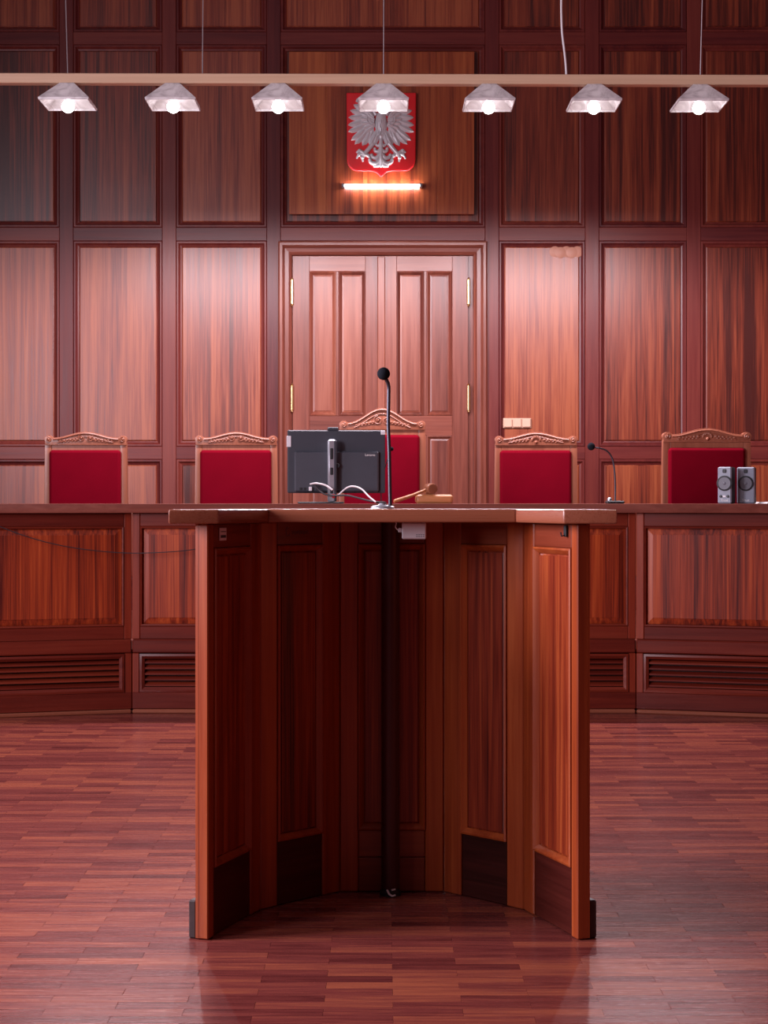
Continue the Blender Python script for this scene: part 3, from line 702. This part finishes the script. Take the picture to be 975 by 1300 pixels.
MB().cbox(0.0, 0.016, -0.066, -0.060, 0.030, 0.052, 0.003).build('release_button', M['red'], stn)
MB().lathe([(0.012, -0.03), (0.014, -0.022), (0.014, 0.0)], 'Y', 14, (0.028, -0.018, 0.205)).build('lock_knob', M['black'], stn)
MB().cbox(-0.15, 0.10, -0.11, 0.12, 0.0, 0.010, 0.004).build('stand_base', M['black'], mon, (-0.06, 0, 0))
MB().cbox(-0.030, 0.030, 0.0, 0.04, mz1 - 0.001, mz1 + 0.016, 0.004).build('webcam', M['grey_case'], mon, (-0.018, 0, 0))
MB().cbox(-0.012, 0.012, -0.004, 0.001, -0.030, 0.030, 0.001).build('sticker', M['white'], mon, (-mhw + 0.008, 0, mz1 - 0.062))
st = MB().cbox(-0.012, 0.012, -0.004, 0.001, -0.011, 0.011, 0.002).build('sticker', M['white'], mon, (mhw - 0.012, 0, mz1 - 0.014))
text_part('Lenovo', 0.0185, M['paper'], mon, (0.183, -0.023, mz1 - 0.136))
pt_ = MB()
for k in range(5): pt_.cbox(-0.20 + 0.022 * k, -0.186 + 0.022 * k, -0.025, -0.02, mz0 + 0.016, mz0 + 0.030, 0.001)
pt_.build('ports', M['black'], mon)
MB().cbox(-0.150, -0.132, -0.034, -0.02, mz0 + 0.012, mz0 + 0.034, 0.002).build('video_plug', M['white'], mon)
def cable(name, pts, r, mat, label, d0):
    P = [(PX(a, dd), dd, PZ(b, dd)) for a, b, dd in pts]
    o = Vector(P[len(P) // 2]); o.z = min(p[2] for p in P)
    Mi = (Matrix.Translation(mon.location) @ Matrix.Rotation(mon.rotation_euler.z, 4, 'Z')).inverted()
    c = MB().tube(smooth_path([Mi @ Vector(p) for p in P], 6), r, 8).build(name, mat, mon, smooth=60); c['label'] = label; return c
cable('monitor_cable', [(429, 629, 8.92), (440, 619.5, 8.90), (449, 617.5, 8.88), (459, 621, 8.86), (468, 630, 8.83), (477, 637.4, 8.80)], 0.0044, M['cable_white'], 'white cable arching from the monitor stand down to the bench', 0)
cable('video_cable', [(394, 614.5, 8.955), (400, 613.5, 8.93), (408, 614.5, 8.92), (415, 617, 8.915), (422, 622, 8.905)], 0.0050, M['cable_white'], 'short white cable plugged into the back of the monitor', 0)
cable('power_cable', [(400, 616, 8.95), (408, 625, 8.92), (420, 629, 8.90), (440, 629, 8.88), (456, 632.5, 8.86), (470, 636, 8.83), (482, 637.5, 8.82)], 0.0050, M['cable_dark'], 'dark cable running from the monitor ports along the bench', 0)

# gavel and its block
gd = 9.0
blk = MB().cbox(-0.102, 0.102, -0.07, 0.07, 0, 0.050, 0.012).build('gavel_block', W['gavel'], None, on_bench(551, gd), bevel=0.004, smooth=50)
tag(blk, 'light oak sounding block on the bench under the gavel head', 'gavel block')
gx, gz = PX(546, gd), 0.050
gv = tag(empty('gavel', (gx, gd - 0.045, BT + 0.0501)), 'wooden gavel leaning with its head on the sounding block', 'gavel')
hp = [(0.014, -0.042), (0.026, -0.040), (0.029, -0.030), (0.026, -0.020), (0.030, -0.012), (0.030, 0.012), (0.026, 0.020), (0.029, 0.030), (0.026, 0.040), (0.014, 0.042)]
hd = MB().lathe(hp, 'Y', 20, (0, 0, 0.030)).build('head', W['gavel_dark'], gv, (0, 0, 0), 0.35, smooth=35)
hx, hz = PX(500, gd) - gx, PZ(636.5, gd) - BT - 0.0501
MB().tube([(-0.02, -0.005, 0.026), (hx * 0.5, -0.055, (0.026 + hz) / 2), (hx * 0.92, -0.105, hz * 0.9), (hx, -0.115, hz)], [0.008, 0.009, 0.0115, 0.008], 12).build('handle', W['gavel'], gv, smooth=50)

# pair of desktop speakers
def speaker(px, d, rz, w_, label, controls):
    o = tag(empty('desktop_speaker', on_bench(px, d), rz), label, 'speaker', 'pair of desktop speakers')
    h = 0.195; hw = w_ / 2
    MB().cbox(-hw, hw, 0.0, 0.075, 0.0, h, 0.006).build('cabinet', M['black'], o)
    MB().cbox(-hw, hw, -0.012, 0.001, 0.001, h, 0.006).build('front_panel', M['spk'], o)
    MB().lathe([(0.041, -0.011), (0.041, -0.016), (0.036, -0.017), (0.034, -0.013)], 'Y', 28, (0, 0, 0.108)).build('surround', M['black'], o)
    cn = MB().lathe([(0.033, -0.0165), (0.030, -0.0168), (0.016, -0.0135), (0.012, -0.0155), (0.006, -0.0175), (0.001, -0.018)], 'Y', 28, (0, 0, 0.108)).build('cone', M['cone'], o, smooth=60)
    MB().cbox(-0.010, 0.010, -0.0145, -0.011, 0.163, 0.183, 0.003).build('tweeter', M['black'], o)
    if controls:
        for xx in (-0.020, 0.018):
            MB().lathe([(0.007, -0.011), (0.007, -0.017), (0.005, -0.019)], 'Y', 14, (xx, 0, 0.039)).build('control_knob', M['black'], o)
        MB().cbox(-0.010, 0.006, -0.0135, -0.011, 0.034, 0.043, 0.001).build('jack_plate', M['white'], o)
    text_part('Trust', 0.0175, M['paper'], o, (0, -0.0128, 0.018))
    return o
sd = 8.80
speaker(920.5, sd - 0.03, -0.45, 0.074, 'left desktop speaker with volume knobs, turned slightly, on the bench', True)
speaker(947.0, sd + 0.03, -0.32, 0.094, 'right grey desktop speaker with plain front on the bench', False)
pp = MB()
for k in range(4): pp.box(-0.10 + 0.002 * k, 0.10 + 0.001 * k, -0.14, 0.14 - 0.002 * k, 0.0025 * k, 0.0025 * k + 0.0022)
tag(pp.build('paper_stack', M['paper'], None, (PX(966, 8.82) + 0.10, 8.82, BT), 0.0, smooth=0), 'thin stack of white paper beside the speakers at the right edge', 'paper')

# small bench microphone
bd = 8.92
bm_ = tag(empty('bench_microphone', on_bench(780, bd)), 'thin black bench microphone right of the lectern, bent over at the top', 'microphone')
b_ = MB(); b_.cbox(-0.045, 0.050, -0.05, 0.05, 0.0, 0.016, 0.006); b_.build('base', M['black'], bm_)
MB().lathe([(0.013, 0.016), (0.013, 0.028), (0.007, 0.034)], 'Z', 14, (-0.026, 0, 0)).build('button', M['silver'], bm_)
q = bd / F
pth = [(1 * q, 0, 0.014), (1.2 * q, 0, 0.08), (0.5 * q, 0, 0.16), (-1.5 * q, 0, 0.225), (-5 * q, 0, 0.262), (-11 * q, -0.01, 0.287), (-19 * q, -0.02, 0.298), (-25 * q, -0.02, 0.301)]
MB().tube(smooth_path(pth, 6), 0.0045, 8).build('gooseneck', M['stem'], bm_, smooth=60)
MB().ball((-30 * q, -0.02, PZ(567, bd) - BT), 0.021, 16).build('foam_ball', M['foam'], bm_, smooth=80)
# little microphone head in front of the central chair
cd = 9.25
cm = tag(empty('chair_microphone', on_bench(484, cd)), 'small thin microphone on the bench in front of the central red chair', 'microphone')
q = cd / F
MB().lathe([(0.03, 0), (0.03, 0.008), (0.012, 0.014)], 'Z', 16).build('base', M['black'], cm)
MB().tube(smooth_path([(0, 0, 0.01), (0, 0, 0.10), (4 * q, 0, 0.19), (9 * q, 0, 0.26), (11 * q, 0, 0.285)], 6), 0.003, 8).build('gooseneck', M['stem'], cm, smooth=60)
MB().ball((13.0 * q, -0.004, PZ(570, cd) - BT), 0.012, 14).build('foam_ball', M['foam'], cm, smooth=80)

# loose cord sagging across the left part of the bench front
P = []
for px, py in ((-70, 652), (-30, 656), (0, 664), (35, 678), (70, 689), (110, 697), (160, 702), (210, 701), (250, 697), (310, 686), (370, 670), (410, 656)):
    x = PX(px, 8.68); P.append(Vector((x, face_y(x) - 0.050, PZ(py, 8.68))))
o = P[6].copy(); o.z = 0.8
tag(MB().tube(smooth_path([p - o for p in P], 5), 0.0028, 6).build('loose_cord', M['cable_dark'], None, o, smooth=60), 'thin dark cord sagging across the left front of the bench', 'cord')

# ------------------------------------------------------------------ wall switches
sw = tag(empty('wall_switch', (PX(656.5, D), D + 0.004, PZ(543.5, D))), 'cream triple wall switch on the panelling above a red chair', 'switch')
MB().cbox(-0.102, 0.102, -0.012, 0.0, 0.0, 0.072, 0.003).build('plate', M['cream'], sw)
for k in (-1, 0, 1): MB().cbox(-0.031, 0.031, -0.026, -0.010, 0.004, 0.069, 0.006).build('rocker', M['cream'], sw, (k * 0.067, 0, 0))

# ------------------------------------------------------------------ coat of arms
ED = D - 0.06
em = tag(empty('coat_of_arms', (PX(484, ED), ED, PZ(171.5, ED))), 'red shield with silver crowned eagle on the wall above the door', 'emblem')
ES = ED / F / 8.125
def E(cx, cy): return ((cx - 478) * ES, -(cy - 540) * ES)
def arc(c, r, a0, a1, n=7):
    return [(c[0] + r * math.cos(math.radians(a0 + (a1 - a0) * i / n)), c[1] + r * math.sin(math.radians(a0 + (a1 - a0) * i / n))) for i in range(n + 1)]
sh = [(120, 113), (838, 113), (832, 790)] + arc((715, 805), 115, 0, 88) + [(600, 921), (548, 926), (520, 940), (497, 965), (475, 982), (455, 965), (432, 940), (404, 926), (350, 921)] + arc((240, 805), 115, 92, 180) + [(124, 790)]
MB().prism([E(*p) for p in sh], -0.035, 0.0).build('shield', M['shield'], em, bevel=0.010, bsegs=3, smooth=40)
Y0 = -0.034
def leafmesh(mb, a, b, wd, y, hgt, bend=0.0, blunt=0.35, n=7):
    """ridged feather / leaf from a to b (crop coordinates)"""
    A = Vector(E(*a)); B_ = Vector(E(*b)); d = B_ - A; L = d.length; t = d / L; nn = Vector((-t.y, t.x)); wd = wd * ES
    vs = []; fs = []
    for i in range(n + 1):
        s = i / n
        wv = wd * (0.45 + 0.55 * min(1, s / 0.45)) if s < 0.6 else wd * max(0.02, math.sqrt(max(0, 1 - ((s - 0.6) / 0.4) ** (2 - blunt))))
        c = A + d * s + nn * (bend * L * math.sin(PI * s) )
        hy = y - hgt * (0.55 + 0.45 * math.sin(PI * min(1, s * 0.9 + 0.1)))
        for k, (off, yy) in enumerate(((-1, y + 0.006), (-0.8, y - hgt * 0.25), (0, hy), (0.8, y - hgt * 0.25), (1, y + 0.006))):
            p = c + nn * (off * wv / 2); vs.append((p.x, yy, p.y))
    for i in range(n):
        for k in range(4): fs.append((i * 5 + k, i * 5 + k + 1, i * 5 + 6 + k, i * 5 + 5 + k))
        fs.append((i * 5 + 4, i * 5, i * 5 + 5, i * 5 + 9))
    fs += [(0, 1, 2, 3, 4), tuple(n * 5 + k for k in range(5))]
    mb.add(vs, fs)
CXE = 476
for s in (-1, 1):
    mx = (lambda p: p) if s < 0 else (lambda p: (2 * CXE - p[0], p[1]))
    sg = 1 if s < 0 else -1
    wg = MB()
    # shoulder of the wing, curling up beside the head
    wg.tube(smooth_path([(*[E(*mx((425, 330)))[0]], Y0 - 0.012, E(*mx((425, 330)))[1])] + [(E(*mx(p))[0], Y0 - 0.014, E(*mx(p))[1]) for p in ((385, 280), (335, 225), (285, 185), (240, 180), (225, 205))], 4), [0.010] + [0.014] * 10 + [0.012] * 9 + [0.009], 8) if False else None
    sp = smooth_path([(E(*mx(p))[0], Y0 - 0.012, E(*mx(p))[1]) for p in ((425, 350), (385, 290), (335, 230), (285, 190), (240, 185), (225, 215))], 4)
    wg.tube(sp, [0.014 - 0.0003 * i for i in range(len(sp))], 8)
    for a, b, wd in (((405, 400), (270, 330), 52), ((405, 410), (262, 385), 52), ((405, 425), (268, 440), 52), ((405, 440), (290, 490), 52), ((410, 450), (320, 530), 50),
                     ((400, 380), (285, 285), 50), ((390, 360), (290, 245), 48)):
        leafmesh(wg, mx(a), mx(b), wd, Y0 - 0.014, 0.010, 0)
    for a, b, wd in (((408, 395), (335, 340), 40), ((408, 410), (325, 385), 40), ((408, 425), (330, 428), 40), ((410, 438), (345, 468), 40), ((400, 375), (335, 300), 40)):
        leafmesh(wg, mx(a), mx(b), wd, Y0 - 0.020, 0.009, 0)
    for r in (52, 78):
        pa = smooth_path([(E(*mx((408 - r * math.cos(t), 395 + r * math.sin(t) * 0.9)))[0], Y0 - 0.028, E(*mx((408 - r * math.cos(t), 395 + r * math.sin(t) * 0.9)))[1]) for t in (-0.4, 0.1, 0.6, 1.1, 1.5)], 3)
        wg.tube(pa, 0.0035, 6)
    wing = wg.build('wing', M['eagle'], em, smooth=45)
    for a, b, wd in (((330, 260), (232, 188), 60), ((330, 280), (192, 240), 62), ((330, 310), (158, 300), 66), ((330, 345), (140, 372), 70), ((330, 385), (136, 450), 70),
                     ((335, 420), (136, 520), 70), ((345, 445), (168, 608), 74), ((355, 460), (205, 648), 72), ((370, 470), (285, 664), 80), ((390, 470), (345, 612), 64)):
        f_ = MB(); leafmesh(f_, mx(a), mx(b), wd, Y0 - 0.002, 0.014, 0.05 * sg)
        f_.build('feather', M['eagle'], wing, smooth=45)
    lg = MB()
    leafmesh(lg, mx((440, 500)), mx((360, 665)), 90, Y0 - 0.004, 0.018, 0.03 * sg)
    leafmesh(lg, mx((450, 520)), mx((405, 660)), 56, Y0 - 0.010, 0.016, 0)
    leafmesh(lg, mx((425, 540)), mx((372, 650)), 40, Y0 - 0.016, 0.012, 0)
    lp = [(E(*mx(p))[0], Y0 - 0.008, E(*mx(p))[1]) for p in ((395, 640), (355, 690), (315, 735), (285, 755))]
    lg.tube(smooth_path(lp, 3), 0.0165, 8)
    for p in (((300, 745), (255, 715), (222, 735)), ((300, 750), (250, 755), (224, 795)), ((300, 755), (285, 785), (292, 828)), ((305, 750), (345, 765), (362, 800))):
        tp = smooth_path([(E(*mx(v))[0], Y0 - 0.010, E(*mx(v))[1]) for v in p], 4)
        lg.tube(tp, [0.0155 - 0.0012 * i for i in range(len(tp))], 8)
        lg.ball(tp[4], 0.015, 8)
    lg.build('leg', M['eagle'], em, smooth=50)
bd_ = MB()
prof = [(330, 45), (370, 55), (420, 66), (460, 66), (500, 56), (550, 38), (600, 18), (625, 6)]
vs = []; fs = []; nseg = 10
for cy, hw_ in prof:
    for k in range(nseg + 1):
        t = PI * k / nseg; e = E(CXE + hw_ * math.cos(t), cy); vs.append((e[0], Y0 + 0.004 - (0.016 + hw_ * ES * 0.45) * math.sin(t), e[1]))
for i in range(len(prof) - 1):
    for k in range(nseg): fs.append((i * (nseg + 1) + k, i * (nseg + 1) + k + 1, (i + 1) * (nseg + 1) + k + 1, (i + 1) * (nseg + 1) + k))
bd_.add(vs, fs)
for r, cy in enumerate((400, 440, 480, 520)):
    for k in range(-2 + (r % 2), 3):
        w_ = 22 - r * 2
        leafmesh(bd_, (CXE + k * w_ - (11 if r % 2 else 0), cy), (CXE + (k * w_ - (11 if r % 2 else 0)) * 0.92, cy + 48), 22 - 2 * r, Y0 - 0.030 + abs(k) * 0.005, 0.007)
bd_.build('body', M['eagle'], em, smooth=50)
hdm = MB()
e = E(478, 285); hdm.ball((e[0], Y0 - 0.016, e[1]), 0.030, 14, (0.85, 0.7, 1.35))
e = E(470, 240); hdm.ball((e[0], Y0 - 0.018, e[1]), 0.030, 14, (1.15, 0.75, 0.95))
e0, e1, e2 = E(450, 238), E(420, 245), E(412, 268)
hdm.tube(smooth_path([(e0[0], Y0 - 0.02, e0[1]), (e1[0], Y0 - 0.02, e1[1]), (e2[0], Y0 - 0.018, e2[1])], 4), [0.014 - 0.0014 * i for i in range(9)], 8)
hd_ = hdm.build('head', M['eagle'], em, smooth=60)
cr = MB(); c0 = E(476, 205)
cr.lathe([(0.026, 0), (0.030, 0.006), (0.026, 0.012), (0.026, 0.014)], 'Z', 16, (c0[0], Y0 - 0.02, c0[1]))
for k in range(5):
    t = PI * (k + 0.5) / 5; xx = c0[0] + 0.028 * math.cos(t)
    cr.ball((xx, Y0 - 0.022 - 0.018 * math.sin(t), c0[1] + 0.024), 0.008, 8, (0.8, 0.7, 1.6))
cr.build('crown', M['brass'], em, smooth=60)
tl = MB()
sp = [(E(475, cy)[0], Y0 - 0.012, E(475, cy)[1]) for cy in (590, 680, 770, 850, 888)]
tl.tube(sp, [0.012, 0.016, 0.019, 0.020, 0.006], 8)
for s in (-1, 1):
    for pts, r0 in ((((475, 640), (450, 665), (430, 655)), .010), (((475, 700), (445, 725), (415, 715), (412, 695)), .011), (((475, 740), (430, 790), (390, 780), (380, 760)), .012),
                    (((475, 790), (430, 845), (375, 835), (362, 810)), .013), (((475, 810), (450, 865), (410, 870)), .011)):
        q_ = smooth_path([(E(475 + (p[0] - 475) * (1 if s < 0 else -1), p[1])[0], Y0 - 0.009, E(0, p[1])[1]) for p in pts], 4)
        tl.tube(q_, [1.6 * r0 * (1 - 0.5 * i / len(q_)) for i in range(len(q_))], 8)
        tl.ball(q_[-1], r0 * 1.1, 8)
tl.build('tail', M['eagle'], em, smooth=50)

# tube light below the shield
tx0, tx1 = PX(437, D - .10), PX(533, D - .10)
tz = PZ(235.5, D - .10)
pl = tag(empty('picture_light', ((tx0 + tx1) / 2, D - 0.10, tz)), 'thin lit tube lamp mounted below the red shield', 'lamp')
hw = (tx1 - tx0) / 2
MB().lathe([(0.004, -hw), (0.0065, -hw + 0.004), (0.0065, hw - 0.004), (0.004, hw)], 'X', 14).build('tube', M['tube'], pl)
for s in (-1, 1):
    MB().cbox(-0.010, 0.010, -0.013, 0.043, -0.013, 0.013, 0.003).build('bracket', M['silver'], pl, (s * (hw + 0.008), 0, 0))

# ------------------------------------------------------------------ lamp bar
LD = 9.4; q = LD / F
bz = (PZ(95.5, LD) + PZ(108, LD)) / 2; TILT = 0.0024
bar = tag(empty('lamp_bar', (0, LD, bz)), 'long pale suspended bar carrying the seven glass lamps', 'lamp bar')
bar.rotation_euler = (0, TILT, 0)
MB().cbox(-2.75, 2.75, -0.032, 0.032, -0.028, 0.028, 0.003).build('rail', W['bar'], bar)
for px, topx in ((86, 83), (257, 257.5), (487, 487), (889, 891.5)):
    h = CEIL - bz - 0.028 + TILT * PX(px, LD)
    xt = PX(px, LD) + (topx - px) * q * h / (PZ(0, LD) - bz)
    MB().tube([(PX(px, LD), 0, 0.026), (xt, 0, h + 0.026)], 0.0032, 6).build('suspension_wire', M['wire'], bar)
h = CEIL - bz
pts = [(PX(a, LD), -0.005, PZ(b, LD) - bz) for a, b in ((719, 97), (718, 80), (716, 62), (713.5, 42), (712.5, 20), (712.3, 0), (713, -60), (713, -200))] + [(PX(713, LD), -0.005, h - 0.003)]
MB().tube(smooth_path(pts, 5), 0.0065, 8).build('supply_cable', M['cable_white'], bar, smooth=60)
ORD = ['leftmost', 'second from the left', 'third from the left', 'middle', 'third from the right', 'second from the right', 'rightmost']
proto = None
for i in range(7):
    x = (i - 3) * 0.5975 - 0.003
    ztop = bz - 0.0285 - TILT * x
    extra = ', in front of the red shield' if i == 3 else ''
    if proto is None:
        lamp = empty('pendant_lamp'); s0_, s1_, hh, lip = 0.040, 0.142, 0.106, 0.012
        sh_ = MB(); t = 0.005
        lv = [(s0_, 0.0), (s1_, -hh), (s1_ - 0.002, -hh - lip), (s1_ - 0.002 - t, -hh - lip), (s1_ - t, -hh), (s0_ - t, -t)]
        vs = []
        for r, z in lv: vs += [(-r, -r, z), (r, -r, z), (r, r, z), (-r, r, z)]
        fs = [(4 * a + k, 4 * a + (k + 1) % 4, 4 * a + 4 + (k + 1) % 4, 4 * a + 4 + k) for a in range(5) for k in range(4)] + [(0, 1, 2, 3), (20, 21, 22, 23)]
        parts = [put('shade', sh_.add(vs, fs).mesh('shade', M['glass_shade'], smooth=0), lamp)]
        parts.append(put('socket', MB().lathe([(0.022, -0.007), (0.022, -0.075), (0.019, -0.088)], 'Z', 16).mesh('socket', M['silver']), lamp))
        parts.append(put('bulb', MB().ball((0, 0, -0.126), 0.036, 16).mesh('bulb', M['bulb'], smooth=80), lamp))
        SL = bpy.data.lights.new('lamp_light', 'SPOT'); SL.energy = LAMP_W; SL.color = (1.0, 0.87, 0.95)
        SL.spot_size = math.radians(180); SL.spot_blend = 0.30; SL.shadow_soft_size = 0.034
        lo = bpy.data.objects.new('lamp_light', SL); COL.objects.link(lo); lo.parent = lamp; lo.location = (0, 0, -0.20)
        parts.append(lo)
        proto = lamp
        src = list(parts)
    else:
        lamp = proto.copy(); COL.objects.link(lamp)
        for p in src:
            c = p.copy(); COL.objects.link(c); c.parent = lamp
    lamp.location = (x, LD, ztop)
    tag(lamp, '%s frosted glass pyramid lamp under the suspended bar%s' % (ORD[i], extra), 'lamp', 'glass lamps on the bar')
